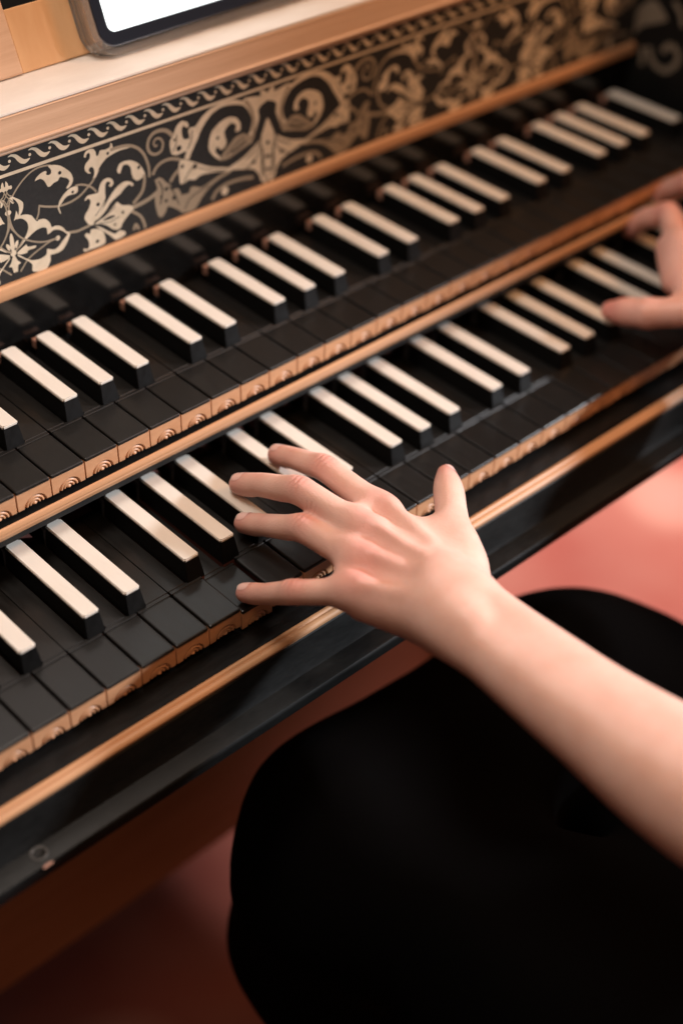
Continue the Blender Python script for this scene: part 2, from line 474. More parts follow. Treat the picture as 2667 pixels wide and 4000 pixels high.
PRINT=[('S',0,[(109.4,155.9,1.32),(112.7,159.5,1.32),(117.1,163.2,1.32),(122.5,166.4,1.32),(127.7,167.8,1.32),(133.3,167.6,1.33),(137.1,166.6,1.33)]),
('P',0,[(134.9,167.3),(139.4,166.5),(143.7,164.5),(147.3,161.3),(150.3,157.7),(151.4,153.6),(150.5,150.8),(148.6,149.0),(146.2,148.4),(145.8,149.6),(147.4,151.2),(148.3,153.1),(146.8,155.1),(143.8,156.6),(142.4,157.3),(140.8,155.5),(137.8,154.9),(135.4,153.6),(133.4,153.9),(132.3,156.2),(131.2,158.6),(128.9,160.4),(125.0,160.2),(126.4,162.3),(129.5,164.1),(132.9,164.6),(134.1,163.4),(133.4,162.3),(134.7,161.4),(136.3,161.7),(136.6,163.7),(135.3,165.9)]),
('D',1,(142.5,160.2,1.15)),
('P',0,[(106.4,166.7),(107.7,164.7),(108.0,163.1),(109.6,163.1),(110.2,161.6),(109.4,160.3),(107.4,160.7),(106.0,159.1),(105.4,160.3),(103.0,160.9),(101.6,162.1),(103.3,162.8),(105.3,163.2),(105.6,165.4)]),
('S',0,[(105.9,160.2,0.94),(106.9,157.7,0.94),(109.8,154.7,0.94)]),
('P',0,[(108.0,157.4),(110.4,155.3),(113.9,152.5),(116.0,150.0),(115.8,146.9),(114.6,144.1),(113.2,142.5),(114.6,142.5),(117.4,141.8),(120.5,140.0),(122.1,137.3),(123.8,135.0),(124.4,135.6),(127.3,135.5),(130.0,134.2),(132.4,130.9),(133.2,127.9),(135.5,128.0),(138.9,126.8),(141.5,124.2),(142.9,121.7),(145.7,120.2),(145.6,119.1),(142.7,119.6),(140.6,122.0),(137.4,124.3),(134.0,125.2),(131.5,124.1),(129.4,123.8),(129.4,125.4),(129.2,128.3),(126.5,129.5),(123.0,129.3),(120.0,128.2),(116.9,126.6),(114.4,125.3),(110.0,122.0),(109.2,122.3),(112.9,126.4),(115.6,129.8),(117.0,133.1),(116.6,136.5),(114.7,139.0),(112.6,140.3),(109.9,140.7),(111.4,143.1),(112.3,145.9),(112.3,149.6),(110.6,152.9),(108.2,155.2)]),
('S',0,[(108.9,156.6,1.32),(106.9,152.5,1.32),(106.1,149.6,1.32),(105.8,146.6,1.33),(105.7,142.4,1.33),(106.4,137.9,1.34),(108.2,133.0,1.34),(111.5,128.5,1.35),(115.6,125.2,1.36),(120.9,122.2,1.36),(126.9,120.0,1.37),(132.1,119.5,1.38),(136.1,119.2,1.38)]),
('D',0,(105.8,146.6,1.52)),
('D',0,(136.4,119.2,1.58)),
('S',0,[(105.4,140.4,1.14),(104.5,136.4,1.15),(102.0,132.5,1.15),(99.2,128.6,1.15),(95.4,125.7,1.15)]),
('S',0,[(136.1,119.2,1.28),(130.8,118.9,1.28),(124.8,117.1,1.27),(118.7,114.9,1.27),(114.3,112.6,1.27),(111.0,109.4,1.27),(108.3,106.5,1.27)]),
('S',0,[(144.5,120.1,1.98),(150.3,118.9,1.99),(154.5,119.1,1.99),(160.0,119.6,2.0)]),
('P',0,[(145.6,119.1),(144.0,115.8),(141.8,112.7),(139.1,110.2),(135.5,109.3),(131.9,109.5),(130.2,109.6),(129.9,106.3),(128.2,103.5),(124.9,100.9),(116.5,103.4),(116.6,107.9),(114.7,110.8),(110.6,114.6),(107.6,117.3),(108.3,118.5),(112.9,114.3),(117.0,111.4),(121.5,110.3),(125.1,110.6),(127.3,111.8),(128.0,114.9),(130.2,114.1),(133.6,112.8),(136.6,114.0),(139.3,116.4),(141.9,118.2),(143.9,120.0)]),
('P',0,[(105.3,120.9),(103.6,126.5),(104.0,131.2),(105.5,133.6),(106.7,130.3),(106.8,125.3),(106.2,121.2)]),
('P',0,[(106.7,122.6),(108.0,126.0),(109.4,127.4),(109.6,125.4),(108.1,122.7)]),
('P',0,[(107.4,119.6),(111.1,121.6),(114.7,123.0),(115.5,121.1),(121.1,119.9),(120.3,118.2),(115.7,118.2),(113.2,116.9),(108.8,117.7)]),
('P',0,[(105.1,119.4),(103.5,116.6),(104.1,112.6),(104.5,107.9),(106.7,107.1),(107.6,111.3),(109.7,112.1),(107.8,114.5),(106.5,117.2)]),
('P',0,[(104.4,122.4),(102.0,124.9),(100.7,127.5),(102.3,127.5),(104.0,125.3)]),
('P',0,[(104.0,119.8),(100.0,119.6),(96.1,119.4),(95.7,116.8),(99.8,118.0)]),
('D',0,(105.2,120.2,2.03)),
('S',0,[(96.8,127.3,1.43),(100.6,123.2,1.44),(104.2,120.8,1.45)]),
('P',0,[(101.1,155.5),(103.3,155.8),(103.6,154.2),(102.1,151.5),(100.7,151.0)]),
('P',0,[(99.7,146.6),(101.3,142.8),(102.4,140.4),(100.0,140.9),(98.4,141.7)]),
('S',0,[(103.5,155.0,0.94),(105.0,152.1,0.94),(106.0,149.7,0.95)]),
('S',0,[(106.1,159.6,0.94),(104.9,156.9,0.94),(102.8,154.4,0.94),(100.5,151.6,0.94)]),
('S',0,[(123.3,136.0,1.35),(125.2,139.4,1.35),(126.2,143.9,1.35)]),
('S',0,[(125.9,144.3,1.63),(129.9,142.4,1.64),(134.8,140.7,1.65),(138.8,139.6,1.65),(143.3,139.2,1.66),(148.6,139.5,1.66),(154.1,140.9,1.67),(157.9,142.9,1.67),(161.1,145.1,1.67),(164.3,147.3,1.67),(167.7,151.1,1.67),(169.7,153.6,1.67)]),
('P',0,[(139.8,133.9),(138.5,137.6),(138.8,139.6),(140.3,142.9),(143.6,146.1),(148.0,148.4),(152.1,148.6),(154.0,147.5),(154.0,144.8),(152.3,143.4),(149.7,143.5),(146.2,143.6),(143.7,142.3),(142.1,140.7),(139.8,138.7),(140.7,134.6)]),
('D',1,(150.0,145.3,0.88)),
('S',0,[(152.1,148.6,1.56),(156.1,148.1,1.56),(160.6,146.1,1.57),(164.4,143.0,1.58),(166.7,139.7,1.58)]),
('P',0,[(169.7,153.6),(172.4,156.5),(176.3,159.0),(181.2,160.2),(186.1,160.8),(193.9,160.5),(194.1,162.8),(188.2,163.9),(183.4,164.3),(181.3,164.6),(180.7,167.2),(179.3,167.9),(178.8,165.7),(175.7,165.0),(171.6,165.5),(170.2,163.0),(169.0,162.9),(168.7,165.6),(167.2,167.9),(163.8,168.7),(161.0,167.5),(159.8,164.7),(161.4,163.7),(162.2,165.5),(163.8,166.1),(164.2,164.4),(163.6,162.4),(161.1,160.6),(159.7,158.4),(159.9,155.7),(162.0,153.2),(164.3,152.9),(162.8,155.0),(163.6,156.6),(165.3,156.4),(166.2,154.2),(165.9,151.1),(164.5,149.4),(167.5,149.5)]),
('D',1,(177.0,161.9,0.98)),
('P',0,[(159.4,119.6),(157.8,121.8),(156.2,125.4),(157.4,128.3),(160.1,131.3),(161.7,135.1),(160.2,137.3),(158.3,136.3),(157.6,137.6),(159.9,139.6),(163.4,139.5),(167.6,139.2),(168.4,141.6),(169.9,144.4),(172.5,146.3),(176.2,146.4),(179.0,144.2),(179.6,141.2),(177.3,139.5),(175.6,140.9),(177.0,142.6),(174.7,143.7),(173.5,141.6),(173.0,136.8),(172.9,132.5),(170.6,127.7),(167.1,123.9),(163.8,121.1),(162.3,118.8)]),
('D',1,(167.0,131.4,1.29)),
('P',0,[(163.2,121.3),(169.2,126.5),(173.4,131.2),(177.4,135.4),(182.1,138.8),(187.1,140.2),(191.2,139.1),(194.2,136.5),(192.7,134.5),(191.0,136.7),(187.3,135.4),(183.9,132.7),(180.1,131.2),(176.2,129.1),(172.1,125.0),(166.9,121.7)]),
('P',0,[(163.0,119.2),(168.1,121.3),(173.2,123.5),(177.8,126.4),(181.0,128.6),(184.4,125.2),(189.7,123.5),(193.9,120.3),(189.1,116.9),(184.5,113.3),(182.3,110.1),(179.2,109.5),(175.6,111.3),(172.3,114.8),(167.7,117.5)]),
('D',1,(184.5,120.1,1.01)),
('D',1,(178.0,113.9,0.86)),
('P',1,[(169.1,119.8),(174.1,120.9),(178.4,120.3),(177.6,119.1),(173.3,118.9)]),
('P',0,[(162.3,118.8),(167.5,115.9),(173.1,111.1),(177.7,107.7),(181.0,108.9),(185.1,106.8),(185.5,104.4),(182.3,103.2),(177.3,103.3),(173.4,107.6),(168.4,112.8)]),
('P',0,[(160.3,116.7),(165.0,115.6),(169.0,112.5),(170.3,108.1),(169.9,103.7),(165.5,102.9),(158.7,103.1),(153.9,103.2),(153.6,106.1),(156.5,104.5),(157.9,106.8),(157.2,110.5),(155.1,114.1),(157.1,115.6),(159.1,114.1)]),
('D',1,(164.2,107.1,1.21)),
('S',0,[(178.9,163.4,2.59),(186.8,163.2,2.51),(193.2,161.9,2.44),(198.8,158.6,2.37),(202.8,153.8,2.3),(205.2,147.8,2.23),(206.3,142.2,2.15),(206.2,136.9,2.07)]),
('P',0,[(182.5,149.1),(184.3,152.5),(188.0,153.5),(193.1,152.6),(197.9,149.5),(201.3,145.1),(203.1,140.6),(200.7,138.1),(196.9,137.3),(194.1,139.5),(192.9,143.2),(192.6,147.2),(190.6,150.1),(187.4,150.5),(186.0,148.0),(184.8,146.1),(183.0,147.0)]),
('D',1,(198.7,145.9,1.2)),
('S',0,[(202.3,140.2,2.55),(202.3,135.5,2.55),(200.3,129.5,2.56),(196.6,126.0,2.56),(192.6,123.3,2.56)]),
('S',0,[(192.4,120.7,3.3),(200.0,121.5,3.31),(206.2,122.8,3.32),(210.9,124.6,3.33),(215.6,125.8,3.33)]),
('S',0,[(190.7,118.9,2.2),(197.0,113.6,2.22),(199.6,108.6,2.23),(200.7,103.3,2.24)]),
('P',2,[(210.1,133.7),(214.0,134.4),(216.9,132.1),(219.0,129.4),(222.6,126.2),(222.4,122.9),(227.8,122.5),(230.5,116.7),(229.4,112.2),(229.8,105.1),(224.5,109.0),(219.2,112.2),(217.5,109.4),(214.1,106.3),(211.1,108.1),(209.4,115.6),(209.2,122.5),(211.5,127.1),(210.6,130.8)]),
('D',1,(218.6,124.8,1.36)),
('D',1,(224.3,116.8,1.62)),
('D',1,(214.4,120.7,0.99)),
('D',1,(218.0,116.8,1.24)),
('P',2,[(228.9,104.7),(228.6,111.1),(230.5,116.7),(236.0,116.3),(237.8,119.8),(241.8,119.2),(246.5,117.0),(253.0,118.4),(261.2,120.6),(271.1,122.3),(271.0,119.5),(262.7,118.0),(254.4,115.1),(247.7,110.3),(242.6,105.0),(240.0,103.0),(234.4,102.9)]),
('P',0,[(229.5,124.6),(229.0,129.5),(228.6,135.1),(230.6,141.2),(235.9,139.5),(243.5,135.1),(255.1,128.7),(271.1,122.9),(271.0,120.2),(258.9,123.4),(246.9,125.2),(241.2,123.5),(236.6,125.1),(232.6,123.6)]),
('D',1,(231.8,136.1,1.36)),
('D',1,(241.8,132.9,1.87)),
('S',0,[(208.9,137.4,2.44),(211.5,141.2,2.44),(216.2,143.7,2.44),(223.1,143.9,2.45),(230.6,141.2,2.46)]),
('S',0,[(222.0,128.4,2.78),(225.3,132.1,2.78),(229.4,134.8,2.78)]),
('S',0,[(225.7,158.5,3.28),(221.5,163.0,3.12),(216.4,164.9,2.97),(211.1,164.5,2.82),(207.5,161.4,2.69),(206.4,156.6,2.56),(208.2,152.4,2.43),(212.2,150.4,2.3),(216.4,151.5,2.17),(218.0,155.6,2.02),(216.3,159.4,1.88),(213.0,160.4,1.73),(211.0,158.4,1.6),(212.0,155.6,1.46),(213.8,156.3,1.33)]),
('P',0,[(225.7,158.5),(227.0,161.4),(229.2,164.6),(233.1,166.4),(237.5,164.4),(238.5,161.2),(236.5,160.5),(234.3,162.4),(233.0,160.2),(233.2,156.3),(234.5,153.9),(238.4,153.4),(237.5,158.2),(239.6,160.2),(243.4,159.8),(248.3,164.2),(255.6,168.0),(265.0,169.2),(275.3,168.6),(284.0,164.5),(284.0,161.8),(274.4,164.9),(264.9,166.0),(257.7,164.1),(252.0,159.9),(247.8,155.2),(244.4,149.6),(240.1,143.6),(237.5,139.0),(233.7,140.9),(235.5,145.0),(231.6,144.9),(227.8,144.7),(224.1,146.5),(222.9,151.5),(223.2,156.0)]),
('D',1,(226.8,155.6,0.91)),
('D',1,(230.0,149.0,1.96)),
('P',0,[(263.2,129.9),(257.0,134.9),(253.3,140.8),(253.7,146.8),(256.3,152.6),(262.9,156.7),(270.1,158.2),(276.5,156.0),(279.9,151.0),(279.4,146.4),(275.3,146.3),(275.9,150.8),(272.3,153.2),(268.2,151.1),(266.5,148.3),(268.2,141.7),(266.4,138.2),(262.8,137.6),(260.5,140.6),(258.8,137.8),(262.6,133.2)]),
('D',1,(260.8,146.6,1.25)),
('P',2,[(262.5,130.9),(264.3,134.7),(269.3,138.6),(275.2,143.0),(281.7,143.7),(287.4,140.7),(290.7,141.4),(291.5,138.1),(286.4,134.1),(278.0,131.9),(270.6,129.7),(265.7,129.5)]),
('S',1,[(271.5,133.2,1.9),(278.1,135.2,1.91),(284.0,137.6,1.91)]),
('S',0,[(284.1,165.1,3.25),(288.7,157.8,3.27),(290.9,149.8,3.29),(290.3,141.2,3.31)]),
('S',0,[(254.7,105.1,2.82),(258.2,109.6,2.81),(264.1,111.9,2.82),(273.2,112.5,2.83),(282.3,111.6,2.85),(289.8,109.9,2.86)]),
('D',0,(265.5,107.9,2.89)),
('S',0,[(191.7,105.1,2.22),(193.5,108.6,2.22),(195.6,104.4,2.23)]),
('P',0,[(303.2,145.7),(301.0,146.4),(298.3,140.3),(295.3,135.0),(289.7,131.2),(280.9,126.7),(268.4,123.3),(269.1,121.5),(281.4,118.1),(290.1,115.3),(294.6,110.0),(297.1,104.2),(302.4,104.6)]),
('D',1,(302.8,131.0,1.42)),
('D',1,(301.7,121.2,1.43)),
('D',1,(290.3,120.9,1.68)),
('D',1,(301.5,112.1,1.18)),
('P',0,[(283.0,166.9),(289.5,166.4),(296.8,165.0),(296.1,167.9),(299.4,168.3),(303.4,164.5),(302.5,160.1),(297.5,158.2),(295.0,155.5),(295.6,149.9),(292.1,141.5),(288.6,134.3),(284.5,137.6),(288.1,144.7),(289.1,151.2),(286.0,158.1),(282.1,162.5)]),
('S',1,[(230.9,122.1,0.87),(235.3,128.9,0.87),(239.5,133.0,0.87)]),
('S',1,[(244.1,131.5,0.75),(255.0,126.3,0.76),(267.0,122.3,0.76)]),
('S',1,[(232.2,105.7,1.01),(236.6,111.9,1.01),(244.7,114.8,1.01),(252.9,116.3,1.02)]),
('S',1,[(228.7,158.3,0.85),(227.9,152.6,0.85),(224.9,148.3,0.85)]),
('S',1,[(241.0,157.9,0.86),(239.8,151.6,0.86),(236.4,146.1,0.86)]),
('S',1,[(267.4,132.4,1.01),(274.1,137.2,1.01),(282.4,140.8,1.02)]),
('S',1,[(213.0,132.0,1.1),(215.6,125.1,1.11),(213.3,115.6,1.12)]),
('S',1,[(220.3,126.3,0.87),(224.5,120.1,0.87),(227.8,110.7,0.88)]),
('S',1,[(164.1,124.3,0.6),(169.5,129.2,0.6),(173.8,134.9,0.6)]),
('S',1,[(165.5,120.5,0.6),(172.5,122.6,0.6),(179.5,125.8,0.6)]),
('S',1,[(166.6,118.8,0.5),(174.3,116.9,0.51),(181.9,118.2,0.51)]),
('S',1,[(297.0,136.6,1.15),(292.6,129.6,1.16),(283.3,124.9,1.15)]),
('S',1,[(307.9,133.3,1.16),(311.2,124.6,1.17),(322.3,116.9,1.19)]),
('S',1,[(297.7,130.1,1.29),(297.2,109.2,1.31)]),
('S',1,[(306.9,127.3,1.3),(305.7,106.4,1.32)])]
CHEEK=[('P',0,[(241.5,107.0),(222.4,125.1),(213.0,133.1),(205.5,133.6),(193.5,122.2),(215.4,111.2),(222.7,102.7),(234.0,102.9)]),
('S',0,[(208.1,96.4,6.16),(200.4,85.2,6.17),(187.8,82.8,6.14),(178.0,93.3,6.08),(180.9,102.2,6.06),(188.7,103.4,6.08),(193.8,96.4,6.12)]),
('S',0,[(213.4,94.7,5.3),(211.7,79.7,5.34)]),
('S',0,[(190.3,138.0,5.11),(182.6,131.6,5.11),(178.4,121.5,5.13)])]
HOLE=(-70.4, -35.5, -42.4)
CHIP=(-70.7, -44.3, -42.1)
UNIT = [(-0.9, 180.3), (1.4, 181.3), (4.8, 180.3), (7.1, 178.1), (9.2, 176.1), (11.2, 175.5), (13.6, 175.5), (12.0, 173.9), (9.5, 173.1), (7.0, 174.1), (5.0, 176.3), (3.7, 178.4), (1.9, 179.8), (0.4, 180.1)]
def xform(it, fx):
    typ, lay, d = it
    if typ == 'D': return (typ, lay, (fx(d[0]), d[1], d[2]))
    return (typ, lay, [(fx(q[0]), *q[1:]) for q in d])
FL, ST = 302.5, 105.2            # the pattern is mirrored about the flower and about the star
items = []
for fx in (lambda x: x, lambda x: 2*FL-x, lambda x: 2*ST-x, lambda x: x+2*(FL-ST)):
    for it in PRINT:
        q = xform(it, fx)
        xx = [q[2][0]] if q[0] == 'D' else [p_[0] for p_ in q[2]]
        if max(xx) < 687 and min(xx) > -185: items.append(q)
xs = 110.4-13.63*22
while xs < 660:
    items.append(('U', 0, [(xs+a, z) for a, z in UNIT]))
    items.append(('D', 0, (xs, 177.5, 0.95)))
    xs += 13.63
items.append(('P', 0, [(x, 168.9) for x in np.linspace(-180, 690, 60)]+[(x, 170.9) for x in np.linspace(690, -180, 60)]))
M_mid, _, _ = mat('hatched_print_ink', (0.33, 0.265, 0.185), 0.6)
vs, fs, fm = print_mesh(items, lambda u, v_, L: ((u-100)*S, (223.93-0.0-L*0.12)*S, v_*S))
o = mesh_obj('scroll_print', vs, fs, None, NB, False, [M_cream, M_ink, M_mid], fm)
tag(o, 'cream arabesque scrolls printed on black paper')

# right cheek of the case
cheek = bm_obj('right_cheek', prism_bm([(-70.0, -52), (-70.0, 30), (-40, 60), (20, 110), (90, 165), (130, 190), (180, 200), (420, 200), (420, -52)], 692.0, 706.0), M_paint, harp)
cheek.location = (0, 0, HOFF)
def ck(u, v_, L): return ((691.93-L*0.1)*S, u*S, v_*S)
extra = []
for typ, lay, d in CHEEK: extra.append((typ, lay, d))
vs, fs, fm = print_mesh(extra, ck)
M_shade_print, _, _ = mat('shade_darkened_print', (0.17, 0.14, 0.105), 0.6)  # darker copy of the cream print; the cheek's shade is put into its colour
o = mesh_obj('cheek_print', vs, fs, None, harp, False, [M_shade_print, M_ink, M_shade_print], fm); o.location = (0, 0, HOFF)
# the case behind and below
for nm, prof, x0, x1 in (('case_bottom', [(8, -34.1), (8, -51.9), (900, -51.9), (900, -34.1)], XL, 691.9),
                         ('soundboard_block', [(240.1, -34), (240.1, 150), (900, 150), (900, -34)], XL, 691.9),
                         ('left_cheek', [(-70.0, -52), (-70.0, 30), (-40, 60), (20, 110), (90, 165), (130, 190), (180, 200), (420, 200), (420, -52)], XL-14, XL-0.1)):
    o = bm_obj(nm, prism_bm(prof, x0, x1), M_paint, harp); o.location = (0, 0, HOFF)

M_ring, _, _ = mat('worn_hole_rim', (0.06, 0.06, 0.058), 0.35)
h = ring_mesh('screw_hole', 3.4, 4.7, 0.35, M_ring, harp)
h.data.materials.append(M_dark)
for pl_ in h.data.polygons:
    if len(pl_.vertices) == 3: pl_.material_index = 1  # flat disc coloured black for the shade inside the hole
place(h, *HOLE)
chip = mesh_obj('paint_chip', [(x*S, y*S, z*S) for x, y, z in ((-3.2, -.1, 0), (-1.2, .6, .1), (1.4, .5, .1), (3.4, 0, 0), (2.2, -.5, -1.0), (0.2, -.45, -.8), (-2.2, -.5, -1.2))], [(0, 1, 2, 3, 4, 5, 6)], M_bare, harp)
place(chip, *CHIP)

# music desk behind the tablet, leaning back 22 degrees
TH = math.radians(22)
desk = empty('music_desk'); desk.parent = harp
desk.location = (0, 261*S, 206.7*S+HOFF); desk.rotation_euler = (-TH, 0, 0)
bm = bmesh.new(); add_box(bm, 149.9, 430, 0, 7, 0, 36.3, 0.6, 2); bm_obj('desk_panel', bm, M_desk, desk)
bm = bmesh.new(); add_box(bm, 60, 149.6, -1.5, 8, 0, 64, 1.2, 2); bm_obj('desk_stile', bm, M_strip2, desk)
bm = bmesh.new(); add_box(bm, -150, 420, 8.2, 16, 0, 30, 0.6, 2); bm_obj('desk_back', bm, M_desk, desk)

# stretcher of the stand, under the keyboard, and its trestle legs
stand = empty('harpsichord_stand', (0.15, 0.15, -0.7))
tag(stand, 'brown wooden trestle stand under the harpsichord', 'stand')
M_stand = wood('stand_wood', (0.58, 0.30, 0.12), (0.70, 0.40, 0.18), (7, 60, 60), 0.45, 21.0, 0.2)
bm = bmesh.new(); add_box(bm, -630, 300, -14, 14, 292, 420, 3, 2); bm_obj('stretcher', bm, M_stand, stand, 0.6)
for x in (-618, 288):
    bm = bmesh.new(); add_box(bm, x-22, x+22, -22, 22, 0, 645, 4, 2); bm_obj('leg', bm, M_stand, stand, 0.6)
    bm = bmesh.new(); add_box(bm, x-22, x+22, 520, 564, 0, 645, 4, 2); bm_obj('leg', bm, M_stand, stand, 0.6)

# ------------------------------------------------------------------ tablet in a clear case
tab = empty('tablet', (205.2*S, 246*S, 206.7*S)); tab.rotation_euler = (-TH, 0, 0)
tag(tab, 'lit tablet with a dark bezel in a clear bumper case leaning on the music desk', 'tablet')
def rrect(x0, x1, z0, z1, r, n=8):
    out = []
    for cx, cz, a0 in ((x1-r, z1-r, 0), (x0+r, z1-r, 90), (x0+r, z0+r, 180), (x1-r, z0+r, 270)):
        for i in range(n+1):
            a = math.radians(a0+90*i/n); out.append((cx+r*math.cos(a), cz+r*math.sin(a)))
    return out
def slab(name, pts, y0, y1, material, parent, bev=0.0, hole=None, smooth=0.5):
    bm = bmesh.new()
    n = len(pts)
    a = [bm.verts.new((x*S, y0*S, z*S)) for x, z in pts]; c = [bm.verts.new((x*S, y1*S, z*S)) for x, z in pts]
    for i in range(n): bm.faces.new((a[i], a[(i+1) % n], c[(i+1) % n], c[i]))
    if hole:
        ha = [bm.verts.new((x*S, y0*S, z*S)) for x, z in hole]; hc = [bm.verts.new((x*S, y1*S, z*S)) for x, z in hole]
        for i in range(n):
            j = (i+1) % n
            bm.faces.new((ha[i], hc[i], hc[j], ha[j]))
            bm.faces.new((a[i], ha[i], ha[j], a[j])); bm.faces.new((c[i], c[j], hc[j], hc[i]))
    else:
        bm.faces.new(a); bm.faces.new(c)
    if bev:
        es = [e for e in bm.edges if abs(e.verts[0].co.y-e.verts[1].co.y) < 1e-7 and len(e.link_faces) == 2 and e.calc_face_angle(0) > 1.0]
        bmesh.ops.bevel(bm, geom=es, offset=bev*S, segments=3, affect='EDGES')
    return bm_obj(name, bm, material, parent, smooth)
M_metal, _, _ = mat('tablet_metal', (0.55, 0.55, 0.57), 0.25, Metallic=1.0)
M_bezel, _, _ = mat('tablet_bezel_glass', (0.022, 0.028, 0.045), 0.12, Coat_Weight=0.5)
M_screen, nt, b_ = mat('tablet_screen', (0.02, 0.02, 0.02), 0.2)
b_.inputs['Emission Color'].default_value = (0.95, 1.0, 0.985, 1); b_.inputs['Emission Strength'].default_value = 2.2
M_clear, nt, b_ = mat('clear_case_plastic', (0.985, 0.98, 0.975), 0.06, Transmission_Weight=0.9, IOR=1.47)
W, H = 170.0, 240.0
slab('body', rrect(-7.4, W, 5.6, H, 11.5), 0.4, 6.4, M_metal, tab, 0.5)
slab('bezel', rrect(-6.5, W-1, 6.6, H-1, 10.6), -0.1, 0.35, M_bezel, tab)
slab('screen', rrect(0.0, W-8, 14.0, H-9, 5.0), -0.35, -0.15, M_screen, tab)
slab('clear_case', rrect(-12.6, W+4.8, 0.6, H+4.6, 17.0), -1.2, 13.5, M_clear, tab, 1.8, rrect(-8.3, W+0.6, 4.8, H+0.4, 12.4))
slab('clear_case_back', rrect(-8.2, W+0.5, 4.9, H+0.3, 12.3), 9.5, 11.0, M_clear, tab)

# ------------------------------------------------------------------ floor
M_floor, nt, b_ = mat('red_carpet', (0.5, 0.14, 0.1), 0.95, Specular_IOR_Level=0.1)
v = obj_coords(nt, (1, 1, 1))
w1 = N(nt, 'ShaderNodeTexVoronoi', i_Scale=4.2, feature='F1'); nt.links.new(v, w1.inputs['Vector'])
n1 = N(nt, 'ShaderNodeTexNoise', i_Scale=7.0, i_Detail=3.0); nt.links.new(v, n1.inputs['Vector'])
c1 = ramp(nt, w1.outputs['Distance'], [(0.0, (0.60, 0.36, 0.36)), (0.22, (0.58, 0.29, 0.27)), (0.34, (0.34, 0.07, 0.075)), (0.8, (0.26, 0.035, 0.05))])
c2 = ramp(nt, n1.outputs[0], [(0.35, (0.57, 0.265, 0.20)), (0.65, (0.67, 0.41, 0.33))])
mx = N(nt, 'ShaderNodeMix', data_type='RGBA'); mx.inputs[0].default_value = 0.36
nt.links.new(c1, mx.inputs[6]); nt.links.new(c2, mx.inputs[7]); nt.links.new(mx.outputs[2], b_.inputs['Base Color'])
n2 = N(nt, 'ShaderNodeTexNoise', i_Scale=500.0, i_Detail=2.0); nt.links.new(v, n2.inputs['Vector'])
bump(nt, b_, n2.outputs[0], 0.6, 0.004)
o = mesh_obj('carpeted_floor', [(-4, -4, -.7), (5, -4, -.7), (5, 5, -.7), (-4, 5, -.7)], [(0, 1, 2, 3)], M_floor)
tag(o, kind='structure')

# ------------------------------------------------------------------ implicit surfaces for the player
def sdf_eval(prims, P_):
    """P_ (N,3) in mm; prims: (a, b, ra, rb, k[, (axis, squash)])"""
    d = np.full(len(P_), 1e3)
    for pr in prims: d = prim_blend(d, pr, P_)
    return d
def chain(pts, radii, k, n=6):
    """a bent, tapering tube: smooth polyline through the joints"""
    q = smooth_open([tuple(p)+(r,) for p, r in zip(pts, radii)], n)
    return ('chain', [np.array(a[:3]) for a in q], [a[3] for a in q], None, k)
def prim_d(pr, P_):
    if isinstance(pr[0], str):
        d = np.full(len(P_), 1e3)
        for i in range(len(pr[1])-1):
            d = np.minimum(d, prim_d((pr[1][i], pr[1][i+1], pr[2][i], pr[2][i+1]), P_))
        return d
    a, b_, ra, rb = np.array(pr[0], float), np.array(pr[1], float), pr[2], pr[3]
    ab = b_-a; L2 = ab@ab
    w = P_-a
    if L2 > 1e-9:
        t = np.clip(w@ab/L2, 0, 1)
    else: t = np.zeros(len(P_))
    q = w-t[:, None]*ab
    if len(pr) > 5 and pr[5] is not None:
        ax, sq = np.array(pr[5][0], float), pr[5][1]
        ax = ax/np.linalg.norm(ax)
        q = q+((1/sq-1)*(q@ax))[:, None]*ax
        return (np.sqrt((q*q).sum(1))-(ra+(rb-ra)*t))*min(1, sq)**0.5
    return np.sqrt((q*q).sum(1))-(ra+(rb-ra)*t)
def prim_blend(d, pr, P_):
    e = prim_d(pr, P_); k = pr[4]
    if k < 0:                    # carve
        k = -k; h_ = np.clip(0.5-0.5*(d+e)/k, 0, 1)
        return d*(1-h_)+(-e)*h_+k*h_*(1-h_)
    h_ = np.clip(0.5+0.5*(e-d)/k, 0, 1)
    return e*(1-h_)+d*h_-k*h_*(1-h_)

